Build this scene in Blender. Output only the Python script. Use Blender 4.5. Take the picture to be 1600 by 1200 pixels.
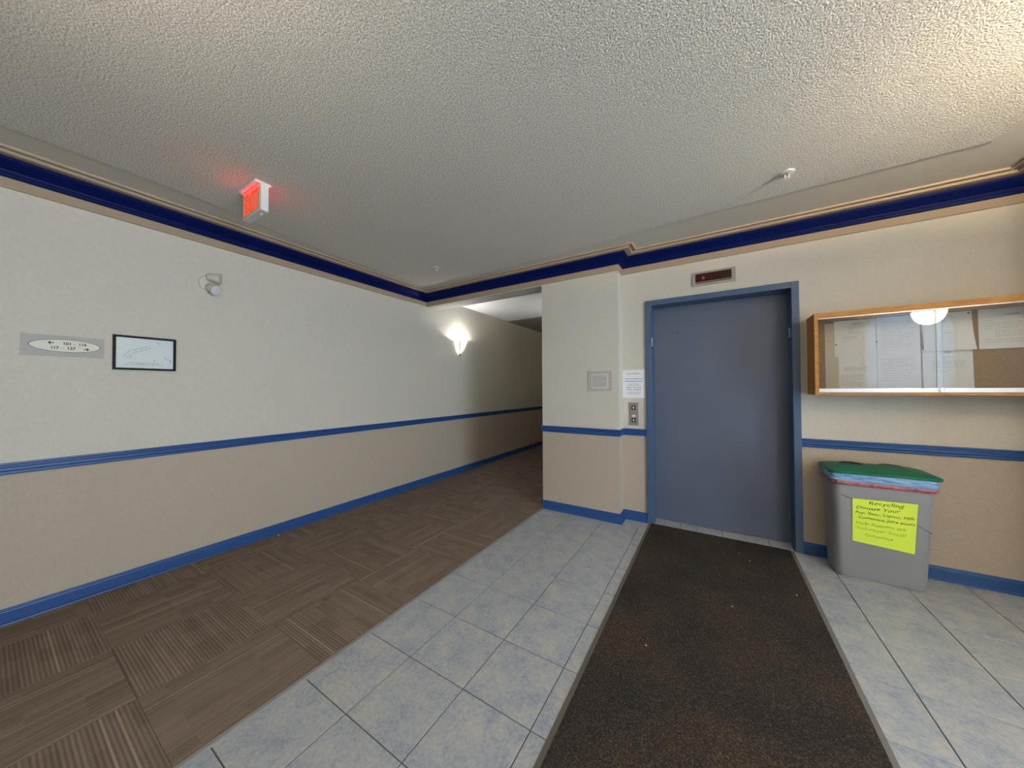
import bpy, bmesh, math, random
from mathutils import Vector, Matrix
random.seed(7)
S = bpy.context.scene
C = S.collection
for o in list(bpy.data.objects):
    bpy.data.objects.remove(o)

# ------------------------------------------------------------------ camera
F_PX, YAW, PITCH, ROLL, EYE = 511.89, 0.5505, 0.0150, -0.0052, 1.29
cy, sy = math.cos(YAW), math.sin(YAW)
fw = Vector((-sy * math.cos(PITCH), cy * math.cos(PITCH), math.sin(PITCH)))
r0 = Vector((cy, sy, 0)); u0 = r0.cross(fw)
rt = math.cos(ROLL) * r0 + math.sin(ROLL) * u0
up = rt.cross(fw)
cam_d = bpy.data.cameras.new('camera'); cam = bpy.data.objects.new('camera', cam_d); C.objects.link(cam)
cam_d.sensor_fit = 'HORIZONTAL'; cam_d.sensor_width = 36.0; cam_d.lens = F_PX / 1600 * 36.0
cam_d.clip_start = 0.02; cam_d.clip_end = 100
M = Matrix.Identity(4)
for i in range(3):
    M[i][0], M[i][1], M[i][2] = rt[i], up[i], -fw[i]
M[0][3], M[1][3], M[2][3] = 0, 0, EYE
cam.matrix_world = M
S.camera = cam

# ------------------------------------------------------------------ world, exposure
W = bpy.data.worlds.new('daylight'); S.world = W; W.use_nodes = True
bg = W.node_tree.nodes['Background']
bg.inputs[0].default_value = (0.64, 0.81, 1.0, 1); bg.inputs[1].default_value = 23.0
S.view_settings.view_transform = 'Standard'; S.view_settings.look = 'None'
S.view_settings.gamma = 1.0; S.view_settings.use_curve_mapping = False
S.view_settings.exposure = 0.0
LAMP = 36.0          # strength of the frosted ceiling bowls
LAMPB = 5900.0        # their bulbs, shining up to the ceiling
SCONCE = 165.0        # strength of the corridor sconce bulb


def portal(name, loc, rot, sx, sy_):
    d = bpy.data.lights.new(name, 'AREA'); d.shape = 'RECTANGLE'; d.size = sx; d.size_y = sy_
    d.cycles.is_portal = True
    o = bpy.data.objects.new(name, d); C.objects.link(o); o.location = loc; o.rotation_euler = rot
    return o


# ------------------------------------------------------------------ dimensions
LW, DW, PW = -3.357, 3.382, 3.2215          # left wall x, elevator wall y, pillar face y
PL, PR = -1.589, -0.775                     # pillar left / right x
P2L, P2R, P2W = 1.71, 1.86, 2.95            # short wing wall at the right, unseen depth lengthened to shade the elevator wall
BACK, RIGHT, FAR = -0.95, 4.0, 9.0          # back wall y, right wall x, corridor end y
CZ = 2.60                                   # ceiling
HB = 2.42                                   # header underside
DL, DR, DT = -0.552, 0.585, 2.13            # elevator door frame outer
EDGE = -1.585                               # carpet / tile joint

# ------------------------------------------------------------------ materials
MATS = {}


def nodes(m):
    return m.node_tree.nodes, m.node_tree.links


def mat(name, col, rough=0.6, metal=0.0, spec=0.5, bump=None, var=0.0, varscale=3.0, coat=0.0, emit=None, estr=0.0):
    """Plain surface with optional fine noise relief and slight colour variation."""
    if name in MATS:
        return MATS[name]
    m = bpy.data.materials.new(name); m.use_nodes = True
    n, l = nodes(m); b = n['Principled BSDF']
    b.inputs['Base Color'].default_value = (*col, 1); b.inputs['Roughness'].default_value = rough
    b.inputs['Metallic'].default_value = metal; b.inputs['Specular IOR Level'].default_value = spec
    b.inputs['Coat Weight'].default_value = coat
    if emit:
        b.inputs['Emission Color'].default_value = (*emit, 1); b.inputs['Emission Strength'].default_value = estr
    tc = n.new('ShaderNodeTexCoord')
    if var:
        t = n.new('ShaderNodeTexNoise'); t.inputs['Scale'].default_value = varscale; t.inputs['Detail'].default_value = 6
        l.new(tc.outputs['Object'], t.inputs['Vector'])
        r = n.new('ShaderNodeValToRGB')
        r.color_ramp.elements[0].color = (*[c * (1 - var) for c in col], 1)
        r.color_ramp.elements[1].color = (*[min(1, c * (1 + var)) for c in col], 1)
        r.color_ramp.elements[0].position = 0.3; r.color_ramp.elements[1].position = 0.7
        l.new(t.outputs['Fac'], r.inputs[0]); l.new(r.outputs[0], b.inputs['Base Color'])
    if bump:
        sc, st, dist = bump
        t = n.new('ShaderNodeTexNoise'); t.inputs['Scale'].default_value = sc; t.inputs['Detail'].default_value = 3
        l.new(tc.outputs['Object'], t.inputs['Vector'])
        bp = n.new('ShaderNodeBump'); bp.inputs['Strength'].default_value = st; bp.inputs['Distance'].default_value = dist
        l.new(t.outputs['Fac'], bp.inputs['Height']); l.new(bp.outputs[0], b.inputs['Normal'])
    MATS[name] = m
    return m


WALL_UP = mat('cream_wall_paint', (0.61, 0.57, 0.49), 0.75, bump=(62, 0.5, 0.007), var=0.035, varscale=60)
WALL_LO = mat('beige_wall_paint', (0.455, 0.385, 0.305), 0.75, bump=(62, 0.5, 0.007), var=0.035, varscale=60)
TAN = mat('tan_trim_paint', (0.37, 0.285, 0.20), 0.5, spec=0.3)
NAVY = mat('navy_gloss_paint', (0.002, 0.007, 0.072), 0.42, spec=0.08)
BLUE = mat('blue_gloss_paint', (0.019, 0.070, 0.225), 0.36, spec=0.35)
SMOOTH = mat('smooth_ceiling_paint', (0.56, 0.515, 0.44), 0.8)
HALLC = mat('white_hall_ceiling', (0.84, 0.85, 0.87), 0.85, bump=(60, 0.5, 0.01))
DOORM = mat('door_blue_enamel', (0.098, 0.122, 0.185), 0.48, bump=(700, 0.08, 0.001), var=0.05, varscale=2.5)
FRAMEM = mat('door_frame_enamel', (0.058, 0.105, 0.195), 0.40)
WOOD = None
STEEL = mat('brushed_steel', (0.42, 0.39, 0.36), 0.38, metal=0.75)
ALU = mat('aluminium_track', (0.80, 0.78, 0.76), 0.30, metal=0.7)
CHROME = mat('chrome', (0.75, 0.75, 0.78), 0.12, metal=1.0)
BRASS = mat('brass', (0.55, 0.42, 0.18), 0.3, metal=1.0)
WHITEP = mat('white_plastic', (0.66, 0.65, 0.63), 0.45)
CREAMP = mat('cream_plastic', (0.62, 0.57, 0.49), 0.5)
LENSM = mat('pale_lens', (0.72, 0.74, 0.78), 0.2)
BLACK = mat('black_plastic', (0.010, 0.010, 0.010), 0.5, spec=0.12)
INK = mat('black_ink', (0.02, 0.02, 0.022), 0.8)
GREYINK = mat('grey_ink', (0.30, 0.30, 0.33), 0.9)
BLUEINK = mat('blue_ink', (0.22, 0.32, 0.56), 0.8)
OLIVEINK = mat('olive_ink', (0.30, 0.42, 0.05), 0.8)
PAPER = mat('white_paper', (0.82, 0.82, 0.82), 0.8)
CREAMPAPER = mat('cream_paper', (0.58, 0.52, 0.40), 0.8)
NEON = mat('neon_yellow_paper', (0.72, 0.88, 0.07), 0.75, var=0.02, varscale=12)
PLASTG = mat('grey_bin_plastic', (0.285, 0.285, 0.29), 0.45, bump=(260, 0.06, 0.002), var=0.05, varscale=5)
GREEN = mat('green_lid_plastic', (0.006, 0.115, 0.062), 0.45, spec=0.35)
HOLESHADE = mat('hole_shade', (0.01, 0.015, 0.012), 0.9)
SUB = mat('mortar', (0.085, 0.078, 0.070), 0.9, var=0.2, varscale=30)  # tone darkened to carry the shade in the tile joints
RUBBER = mat('mat_rubber_edge', (0.115, 0.112, 0.108), 0.7)
STRIPM = mat('grey_vinyl_strip', (0.20, 0.20, 0.19), 0.5)
REDLENS = mat('dark_red_lens', (0.035, 0.004, 0.005), 0.15)
REDDIGIT = mat('lit_red_segment', (0.2, 0.01, 0.01), 0.4, emit=(1.0, 0.03, 0.05), estr=0.55)
PINKP = mat('pinkish_card', (0.56, 0.50, 0.48), 0.7)
CORK = mat('cork_board', (0.27, 0.15, 0.045), 0.9, bump=(300, 0.4, 0.002), var=0.22, varscale=120)
SIGNP = mat('taupe_sign_plate', (0.42, 0.395, 0.375), 0.55)
SIGNE = mat('brass_oval_plate', (0.74, 0.71, 0.60), 0.45, spec=0.3)
HEADM = mat('header_paint', (0.50, 0.47, 0.42), 0.7)


def popcorn_mat():
    m = bpy.data.materials.new('popcorn_ceiling'); m.use_nodes = True; n, l = nodes(m); b = n['Principled BSDF']
    b.inputs['Roughness'].default_value = 0.95; b.inputs['Specular IOR Level'].default_value = 0.1
    tc = n.new('ShaderNodeTexCoord')
    v = n.new('ShaderNodeTexVoronoi'); v.inputs['Scale'].default_value = 185; v.feature = 'SMOOTH_F1'
    t = n.new('ShaderNodeTexNoise'); t.inputs['Scale'].default_value = 150; t.inputs['Detail'].default_value = 4; t.inputs['Roughness'].default_value = 0.7
    l.new(tc.outputs['Object'], v.inputs['Vector']); l.new(tc.outputs['Object'], t.inputs['Vector'])
    mx = n.new('ShaderNodeMath'); mx.operation = 'SUBTRACT'
    l.new(t.outputs['Fac'], mx.inputs[0]); l.new(v.outputs['Distance'], mx.inputs[1])
    bp = n.new('ShaderNodeBump'); bp.inputs['Strength'].default_value = 0.62; bp.inputs['Distance'].default_value = 0.006
    l.new(mx.outputs[0], bp.inputs['Height']); l.new(bp.outputs[0], b.inputs['Normal'])
    r = n.new('ShaderNodeValToRGB'); r.color_ramp.elements[0].position = 0.40; r.color_ramp.elements[1].position = 0.60
    r.color_ramp.elements[0].color = (0.41, 0.38, 0.335, 1); r.color_ramp.elements[1].color = (0.83, 0.785, 0.705, 1)
    l.new(t.outputs['Fac'], r.inputs[0]); l.new(r.outputs[0], b.inputs['Base Color'])
    return m


def tile_mat():
    m = bpy.data.materials.new('blue_grey_mottled_tile'); m.use_nodes = True; n, l = nodes(m); b = n['Principled BSDF']
    b.inputs['Roughness'].default_value = 0.42
    tc = n.new('ShaderNodeTexCoord'); oi = n.new('ShaderNodeObjectInfo')
    ad = n.new('ShaderNodeVectorMath'); ad.operation = 'ADD'
    mu = n.new('ShaderNodeVectorMath'); mu.operation = 'SCALE'; mu.inputs['Scale'].default_value = 7.0
    cb = n.new('ShaderNodeCombineXYZ')
    l.new(oi.outputs['Random'], cb.inputs[0]); l.new(oi.outputs['Random'], cb.inputs[2])
    l.new(cb.outputs[0], mu.inputs[0]); l.new(tc.outputs['Object'], ad.inputs[0]); l.new(mu.outputs[0], ad.inputs[1])
    a = n.new('ShaderNodeTexNoise'); a.inputs['Scale'].default_value = 9; a.inputs['Detail'].default_value = 5; a.inputs['Roughness'].default_value = 0.7
    f = n.new('ShaderNodeTexNoise'); f.inputs['Scale'].default_value = 70; f.inputs['Detail'].default_value = 4; f.inputs['Roughness'].default_value = 0.75
    for t in (a, f): l.new(ad.outputs[0], t.inputs['Vector'])
    s = n.new('ShaderNodeMath'); s.operation = 'MULTIPLY_ADD'; s.inputs[1].default_value = 0.50
    l.new(a.outputs['Fac'], s.inputs[0])
    h = n.new('ShaderNodeMath'); h.operation = 'MULTIPLY'; h.inputs[1].default_value = 0.50
    l.new(f.outputs['Fac'], h.inputs[0]); l.new(h.outputs[0], s.inputs[2])
    r = n.new('ShaderNodeValToRGB'); e = r.color_ramp.elements
    e[0].position = 0.38; e[0].color = (0.245, 0.285, 0.365, 1)
    e[1].position = 0.62; e[1].color = (0.475, 0.465, 0.43, 1)
    k = e.new(0.50); k.color = (0.36, 0.395, 0.435, 1)
    l.new(s.outputs[0], r.inputs[0]); l.new(r.outputs[0], b.inputs['Base Color'])
    return m


def carpet_mat():
    """Ribbed brown tile: lines run along the object's local X; a few are pale, patches are darker."""
    m = bpy.data.materials.new('brown_striped_carpet'); m.use_nodes = True; n, l = nodes(m); b = n['Principled BSDF']
    b.inputs['Roughness'].default_value = 1.0; b.inputs['Specular IOR Level'].default_value = 0.05
    tc = n.new('ShaderNodeTexCoord'); oi = n.new('ShaderNodeObjectInfo'); sp = n.new('ShaderNodeSeparateXYZ')
    l.new(tc.outputs['Object'], sp.inputs[0])

    def math_(op, a=None, b_=None, c=None):
        q = n.new('ShaderNodeMath'); q.operation = op
        for i, v in enumerate((a, b_, c)):
            if v is None: continue
            if isinstance(v, (int, float)): q.inputs[i].default_value = v
            else: l.new(v, q.inputs[i])
        return q.outputs[0]
    y = sp.outputs[1]; x = sp.outputs[0]; rnd = oi.outputs['Random']
    rib = math_('SINE', math_('MULTIPLY', y, 2 * math.pi / 0.0135))          # ribs
    rib = math_('MULTIPLY_ADD', rib, 0.5, 0.5)
    line = math_('FLOOR', math_('DIVIDE', y, 0.0135))                        # number of the rib
    wn = n.new('ShaderNodeTexWhiteNoise'); wn.noise_dimensions = '2D'
    cb = n.new('ShaderNodeCombineXYZ'); l.new(line, cb.inputs[0]); l.new(math_('MULTIPLY', rnd, 97.0), cb.inputs[1])
    l.new(cb.outputs[0], wn.inputs['Vector'])
    # blocky darker patches: rib number and coarse step along the line
    wn2 = n.new('ShaderNodeTexWhiteNoise'); wn2.noise_dimensions = '2D'
    cb2 = n.new('ShaderNodeCombineXYZ')
    l.new(math_('FLOOR', math_('DIVIDE', y, 0.055)), cb2.inputs[0])
    l.new(math_('FLOOR', math_('MULTIPLY_ADD', rnd, 31.0, math_('DIVIDE', x, 0.14))), cb2.inputs[1]); l.new(cb2.outputs[0], wn2.inputs['Vector'])
    fine = n.new('ShaderNodeTexNoise'); fine.inputs['Scale'].default_value = 260; fine.inputs['Detail'].default_value = 2
    l.new(tc.outputs['Object'], fine.inputs['Vector'])
    v = math_('MULTIPLY_ADD', rib, 0.42, 0.50)
    v = math_('MULTIPLY', v, math_('MULTIPLY_ADD', wn.outputs['Value'], 0.30, 0.80))
    v = math_('MULTIPLY', v, math_('MULTIPLY_ADD', wn2.outputs['Value'], 0.28, 0.84))
    v = math_('MULTIPLY', v, math_('MULTIPLY_ADD', fine.outputs['Fac'], 0.7, 0.65))
    mixc = n.new('ShaderNodeMix'); mixc.data_type = 'RGBA'
    mixc.inputs['A'].default_value = (0.045, 0.033, 0.026, 1); mixc.inputs['B'].default_value = (0.255, 0.203, 0.168, 1)
    l.new(v, mixc.inputs['Factor'])
    # pale accent threads
    acc = math_('MULTIPLY', math_('GREATER_THAN', wn.outputs['Value'], 0.945), math_('GREATER_THAN', rib, 0.55))
    mix2 = n.new('ShaderNodeMix'); mix2.data_type = 'RGBA'; mix2.inputs['B'].default_value = (0.30, 0.26, 0.20, 1)
    l.new(acc, mix2.inputs['Factor']); l.new(mixc.outputs['Result'], mix2.inputs['A'])
    l.new(mix2.outputs['Result'], b.inputs['Base Color'])
    bp = n.new('ShaderNodeBump'); bp.inputs['Strength'].default_value = 0.5; bp.inputs['Distance'].default_value = 0.003
    l.new(v, bp.inputs['Height']); l.new(bp.outputs[0], b.inputs['Normal'])
    return m


def rubber_mat():
    m = bpy.data.materials.new('black_loop_mat'); m.use_nodes = True; n, l = nodes(m); b = n['Principled BSDF']
    b.inputs['Roughness'].default_value = 0.95; b.inputs['Specular IOR Level'].default_value = 0.1
    tc = n.new('ShaderNodeTexCoord')
    f = n.new('ShaderNodeTexNoise'); f.inputs['Scale'].default_value = 170; f.inputs['Detail'].default_value = 3; f.inputs['Roughness'].default_value = 0.8
    g = n.new('ShaderNodeTexNoise'); g.inputs['Scale'].default_value = 2.2; g.inputs['Detail'].default_value = 4
    for t in (f, g): l.new(tc.outputs['Object'], t.inputs['Vector'])
    r = n.new('ShaderNodeValToRGB'); e = r.color_ramp.elements
    e[0].position = 0.42; e[0].color = (0.018, 0.016, 0.017, 1); e[1].position = 0.80; e[1].color = (0.15, 0.14, 0.12, 1)
    k = e.new(0.56); k.color = (0.042, 0.036, 0.034, 1)
    l.new(f.outputs['Fac'], r.inputs[0])
    r2 = n.new('ShaderNodeValToRGB'); r2.color_ramp.elements[0].color = (0.75, 0.78, 0.85, 1); r2.color_ramp.elements[1].color = (1.35, 1.2, 1.0, 1)
    r2.color_ramp.elements[0].position = 0.35; r2.color_ramp.elements[1].position = 0.65
    l.new(g.outputs['Fac'], r2.inputs[0])
    mx = n.new('ShaderNodeMix'); mx.data_type = 'RGBA'; mx.blend_type = 'MULTIPLY'; mx.inputs['Factor'].default_value = 1
    l.new(r.outputs[0], mx.inputs['A']); l.new(r2.outputs[0], mx.inputs['B']); l.new(mx.outputs['Result'], b.inputs['Base Color'])
    bp = n.new('ShaderNodeBump'); bp.inputs['Strength'].default_value = 0.7; bp.inputs['Distance'].default_value = 0.004
    l.new(f.outputs['Fac'], bp.inputs['Height']); l.new(bp.outputs[0], b.inputs['Normal'])
    return m


def wood_mat():
    m = bpy.data.materials.new('honey_oak'); m.use_nodes = True; n, l = nodes(m); b = n['Principled BSDF']
    b.inputs['Roughness'].default_value = 0.5; b.inputs['Specular IOR Level'].default_value = 0.25
    tc = n.new('ShaderNodeTexCoord'); mp = n.new('ShaderNodeMapping'); mp.inputs['Scale'].default_value = (3, 30, 30)
    l.new(tc.outputs['Object'], mp.inputs[0])
    t = n.new('ShaderNodeTexNoise'); t.inputs['Scale'].default_value = 4; t.inputs['Detail'].default_value = 6
    l.new(mp.outputs[0], t.inputs['Vector'])
    r = n.new('ShaderNodeValToRGB'); r.color_ramp.elements[0].position = 0.3; r.color_ramp.elements[1].position = 0.7
    r.color_ramp.elements[0].color = (0.36, 0.145, 0.032, 1); r.color_ramp.elements[1].color = (0.55, 0.275, 0.072, 1)
    l.new(t.outputs['Fac'], r.inputs[0]); l.new(r.outputs[0], b.inputs['Base Color'])
    return m


def glass_mat(name='clear_pane', ior=1.5, rough=0.0):
    m = bpy.data.materials.new(name); m.use_nodes = True; n, l = nodes(m)
    n.remove(n['Principled BSDF'])
    tr = n.new('ShaderNodeBsdfTransparent'); tr.inputs[0].default_value = (0.97, 0.98, 0.975, 1)
    gl = n.new('ShaderNodeBsdfGlossy'); gl.inputs['Roughness'].default_value = rough
    fr = n.new('ShaderNodeFresnel'); fr.inputs['IOR'].default_value = ior
    mx = n.new('ShaderNodeMixShader')
    l.new(fr.outputs[0], mx.inputs[0]); l.new(tr.outputs[0], mx.inputs[1]); l.new(gl.outputs[0], mx.inputs[2])
    l.new(mx.outputs[0], n['Material Output'].inputs['Surface'])
    return m


def frosted_mat():
    """Milky privacy glass: lets in only a soft part of the daylight."""
    m = bpy.data.materials.new('milky_glass'); m.use_nodes = True; n, l = nodes(m); n.remove(n['Principled BSDF'])
    a = n.new('ShaderNodeBsdfTranslucent'); a.inputs[0].default_value = (0.40, 0.44, 0.48, 1)
    d = n.new('ShaderNodeBsdfDiffuse'); d.inputs[0].default_value = (0.5, 0.5, 0.5, 1)
    ad = n.new('ShaderNodeMixShader'); ad.inputs[0].default_value = 0.25
    l.new(a.outputs[0], ad.inputs[1]); l.new(d.outputs[0], ad.inputs[2]); l.new(ad.outputs[0], n['Material Output'].inputs['Surface'])
    return m


def bag_mat():
    m = bpy.data.materials.new('thin_blue_bag_film'); m.use_nodes = True; n, l = nodes(m); b = n['Principled BSDF']
    b.inputs['Roughness'].default_value = 0.25
    tc = n.new('ShaderNodeTexCoord'); mp = n.new('ShaderNodeMapping'); mp.inputs['Scale'].default_value = (7, 7, 44); mp.inputs['Rotation'].default_value = (0, 0.35, 0)
    l.new(tc.outputs['Object'], mp.inputs[0])
    t = n.new('ShaderNodeTexNoise'); t.inputs['Scale'].default_value = 1.6; t.inputs['Detail'].default_value = 6
    l.new(mp.outputs[0], t.inputs['Vector'])
    r = n.new('ShaderNodeValToRGB'); r.color_ramp.elements[0].position = 0.30; r.color_ramp.elements[1].position = 0.62
    r.color_ramp.elements[0].color = (0.04, 0.15, 0.42, 1); r.color_ramp.elements[1].color = (0.24, 0.42, 0.60, 1)
    l.new(t.outputs['Fac'], r.inputs[0]); l.new(r.outputs[0], b.inputs['Base Color'])
    bp = n.new('ShaderNodeBump'); bp.inputs['Strength'].default_value = 0.8; bp.inputs['Distance'].default_value = 0.006
    l.new(t.outputs['Fac'], bp.inputs['Height']); l.new(bp.outputs[0], b.inputs['Normal'])
    return m


def emit_mat(name, col, st):
    m = bpy.data.materials.new(name); m.use_nodes = True; n, l = nodes(m); n.remove(n['Principled BSDF'])
    e = n.new('ShaderNodeEmission'); e.inputs[0].default_value = (*col, 1); e.inputs[1].default_value = st
    l.new(e.outputs[0], n['Material Output'].inputs['Surface'])
    return m


FROST = frosted_mat()
POP, TILE, CARPET, LOOP, WOOD, GLASS, BAG = popcorn_mat(), tile_mat(), carpet_mat(), rubber_mat(), wood_mat(), glass_mat(), bag_mat()
DRAW = mat('red_drawstring_film', (0.30, 0.085, 0.115), 0.35, var=0.55, varscale=35, bump=(40, 0.6, 0.006))
LAMPM = emit_mat('frosted_lit_bowl', (1.0, 0.82, 0.58), LAMP)
FILLBOWL = emit_mat('fill_bowl', (1.0, 0.90, 0.76), LAMP * 0.55)
LBULB = emit_mat('lit_ceiling_bulb', (1.0, 0.80, 0.54), LAMPB)
FILLBULB = emit_mat('fill_bulb', (1.0, 0.90, 0.76), LAMPB * 0.25)
SCONM = emit_mat('lit_sconce_glass', (1.0, 0.93, 0.82), 2.4)
BULBM = emit_mat('lit_bulb', (1.0, 0.97, 0.92), SCONCE * 6)
EXITM = emit_mat('lit_exit_letters', (1.0, 0.035, 0.008), 2.3)
EXITBG = mat('exit_face_pinkish', (0.55, 0.42, 0.36), 0.4, emit=(1.0, 0.10, 0.04), estr=0.07)
EXITGLOW = emit_mat('added_red_glow', (1.0, 0.0015, 0.003), 45.0)

# ------------------------------------------------------------------ object helpers


def tag(o, label=None, cat=None, group=None, kind=None):
    if label: o['label'] = label
    if cat: o['category'] = cat
    if group: o['group'] = group
    if kind: o['kind'] = kind
    return o


def thing(name, loc, label, cat, group=None, kind=None):
    o = bpy.data.objects.new(name, None); C.objects.link(o); o.location = loc; o.empty_display_size = 0.05
    return tag(o, label, cat, group, kind)


def wpos(o):
    p = Vector(o.location)
    while o.parent:
        o = o.parent; p += Vector(o.location)
    return p


def link_mesh(name, me, origin, parent):
    o = bpy.data.objects.new(name, me); C.objects.link(o)
    if parent is not None:
        o.parent = parent; o.location = Vector(origin) - wpos(parent)
    else:
        o.location = origin
    return o


def obj(name, bm, m, parent=None, smooth=False, origin=None):
    """Mesh built in world coordinates; its origin moves to the base centre."""
    bmesh.ops.recalc_face_normals(bm, faces=bm.faces)
    if origin is None:
        xs = [v.co.x for v in bm.verts]; ys = [v.co.y for v in bm.verts]; zs = [v.co.z for v in bm.verts]
        origin = Vector(((min(xs) + max(xs)) / 2, (min(ys) + max(ys)) / 2, min(zs)))
    origin = Vector(origin)
    for v in bm.verts: v.co -= origin
    me = bpy.data.meshes.new(name); bm.to_mesh(me); bm.free()
    for mm in (m if isinstance(m, (list, tuple)) else [m]): me.materials.append(mm)
    if smooth:
        for p in me.polygons: p.use_smooth = True
        try: me.set_sharp_from_angle(angle=math.radians(40))
        except Exception: pass
    return link_mesh(name, me, origin, parent)


def bx(bm, x0, x1, y0, y1, z0, z1, bev=0.0, mi=0):
    r = bmesh.ops.create_cube(bm, size=1.0)
    vs = r['verts']
    for v in vs:
        v.co = Vector((x0 + (v.co.x + .5) * (x1 - x0), y0 + (v.co.y + .5) * (y1 - y0), z0 + (v.co.z + .5) * (z1 - z0)))
    fs = {f for v in vs for f in v.link_faces}
    for f in fs: f.material_index = mi
    if bev:
        es = list({e for v in vs for e in v.link_edges})
        bmesh.ops.bevel(bm, geom=es, offset=bev, segments=2, affect='EDGES', profile=0.6)
    return vs


def box(name, x0, x1, y0, y1, z0, z1, m, parent=None, bev=0.0):
    bm = bmesh.new(); bx(bm, x0, x1, y0, y1, z0, z1, bev)
    return obj(name, bm, m, parent)


def lathe(bm, prof, center, axis=(0, 0, 1), seg=32, a0=0.0, a1=2 * math.pi):
    """prof: (radius, along-axis) pairs."""
    ax = Vector(axis).normalized()
    e1 = ax.orthogonal().normalized(); e2 = ax.cross(e1)
    full = abs(a1 - a0 - 2 * math.pi) < 1e-6
    n = seg if full else seg + 1
    rings = []
    for r, h in prof:
        if r < 1e-6:
            rings.append([bm.verts.new(Vector(center) + ax * h)])
        else:
            rings.append([bm.verts.new(Vector(center) + ax * h + (e1 * math.cos(a0 + (a1 - a0) * i / seg) + e2 * math.sin(a0 + (a1 - a0) * i / seg)) * r) for i in range(n)])
    for A, B in zip(rings, rings[1:]):
        m = seg
        for i in range(m):
            j = (i + 1) % n if full else i + 1
            if len(A) == 1 and len(B) == 1: continue
            if len(A) == 1: bm.faces.new((A[0], B[i], B[j]))
            elif len(B) == 1: bm.faces.new((A[i], A[j], B[0]))
            else: bm.faces.new((A[i], A[j], B[j], B[i]))


def sweep(bm, path, prof, closed_ends=True):
    """Sweep a closed (offset, z) profile along a 2-D wall path; the room lies to the right of the path."""
    P = [Vector(p) for p in path]; n = len(P); mit = []
    for i in range(n):
        if i == 0: d = (P[1] - P[0]).normalized(); nn = Vector((d.y, -d.x)); mit.append(nn)
        elif i == n - 1: d = (P[-1] - P[-2]).normalized(); mit.append(Vector((d.y, -d.x)))
        else:
            d1 = (P[i] - P[i - 1]).normalized(); d2 = (P[i + 1] - P[i]).normalized()
            n1 = Vector((d1.y, -d1.x)); n2 = Vector((d2.y, -d2.x))
            b = (n1 + n2); b = b / b.dot(n1) if b.length > 1e-6 else n1
            mit.append(b)
    rows = [[bm.verts.new((P[i].x + mit[i].x * o, P[i].y + mit[i].y * o, z)) for o, z in prof] for i in range(n)]
    k = len(prof)
    for a, b in zip(rows, rows[1:]):
        for j in range(k):
            bm.faces.new((a[j], a[(j + 1) % k], b[(j + 1) % k], b[j]))
    if closed_ends:
        bm.faces.new(rows[0]); bm.faces.new(rows[-1][::-1])


def text_mesh(s, size, shear=0.0, spacing=1.0, bold=0.0):
    cu = bpy.data.curves.new('lettering', 'FONT'); cu.body = s; cu.size = size; cu.shear = shear; cu.space_character = spacing
    cu.align_x = 'LEFT'; cu.offset = bold; cu.resolution_u = 3
    o = bpy.data.objects.new('lettering_source', cu); C.objects.link(o)
    bpy.context.view_layer.update()
    dg = bpy.context.evaluated_depsgraph_get()
    me = bpy.data.meshes.new_from_object(o.evaluated_get(dg))
    bpy.data.objects.remove(o)
    return me


def text(name, s, origin, xdir, zdir, size, m, parent, shear=0.0, width=None, bold=0.0):
    """Flat lettering with its baseline start at origin, running along xdir, letters standing along zdir."""
    me = text_mesh(s, size, shear, 1.0, bold)
    X = Vector(xdir).normalized(); Z = Vector(zdir).normalized()
    w = max(v.co.x for v in me.vertices) if len(me.vertices) else 1
    k = (width / w) if width else 1.0
    for v in me.vertices:
        v.co = X * (v.co.x * k) + Z * v.co.y
    me.materials.clear(); me.materials.append(m)
    return link_mesh(name, me, Vector(origin), parent)


def quads(name, rects, origin, X, Z, m, parent):
    """Flat printed marks: rectangles (u0,v0,u1,v1) on a sheet."""
    bm = bmesh.new(); X = Vector(X); Z = Vector(Z); O = Vector(origin)
    for u0_, v0_, u1_, v1_ in rects:
        vs = [bm.verts.new(O + X * a + Z * b) for a, b in ((u0_, v0_), (u1_, v0_), (u1_, v1_), (u0_, v1_))]
        bm.faces.new(vs)
    return tag(obj(name, bm, m, parent), kind='stuff')


def strokes(name, pts, w, origin, X, Z, m, parent):
    bm = bmesh.new(); X = Vector(X); Z = Vector(Z); O = Vector(origin)
    for a, b in pts:
        a = Vector(a); b = Vector(b); d = (b - a); nn = Vector((-d.y, d.x)).normalized() * w / 2
        vs = [bm.verts.new(O + X * q.x + Z * q.y) for q in (a + nn, b + nn, b - nn, a - nn)]
        bm.faces.new(vs)
    o = obj(name, bm, m, parent)
    return tag(o, kind='stuff') if name == 'plan_lines' else o


# ================================================================== SETTING
# ---- floor slab and its tiles
fl = box('floor', LW - 0.2, RIGHT + 0.2, BACK - 0.2, FAR + 0.2, -0.12, -0.004, SUB)
tag(fl, 'grout bed under the blue-grey tiles and brown carpet', 'floor', kind='structure')
SX, SY, G = 0.3295, 0.3255, 0.0046
X0, Y0 = -1.264, 1.4300
MATX0, MATX1, MATY1, MATY0 = -0.538, 0.525, 3.362, -0.30


def tile_mesh(w, h):
    bm = bmesh.new(); bx(bm, -w / 2, w / 2, -h / 2, h / 2, -0.006, 0.0, 0.0)
    top = [e for e in bm.edges if all(v.co.z > -0.001 for v in e.verts)]
    bmesh.ops.bevel(bm, geom=top, offset=0.0012, segments=1, affect='EDGES')
    me = bpy.data.meshes.new('floor_tile'); bm.to_mesh(me); bm.free(); me.materials.append(TILE); return me


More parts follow.
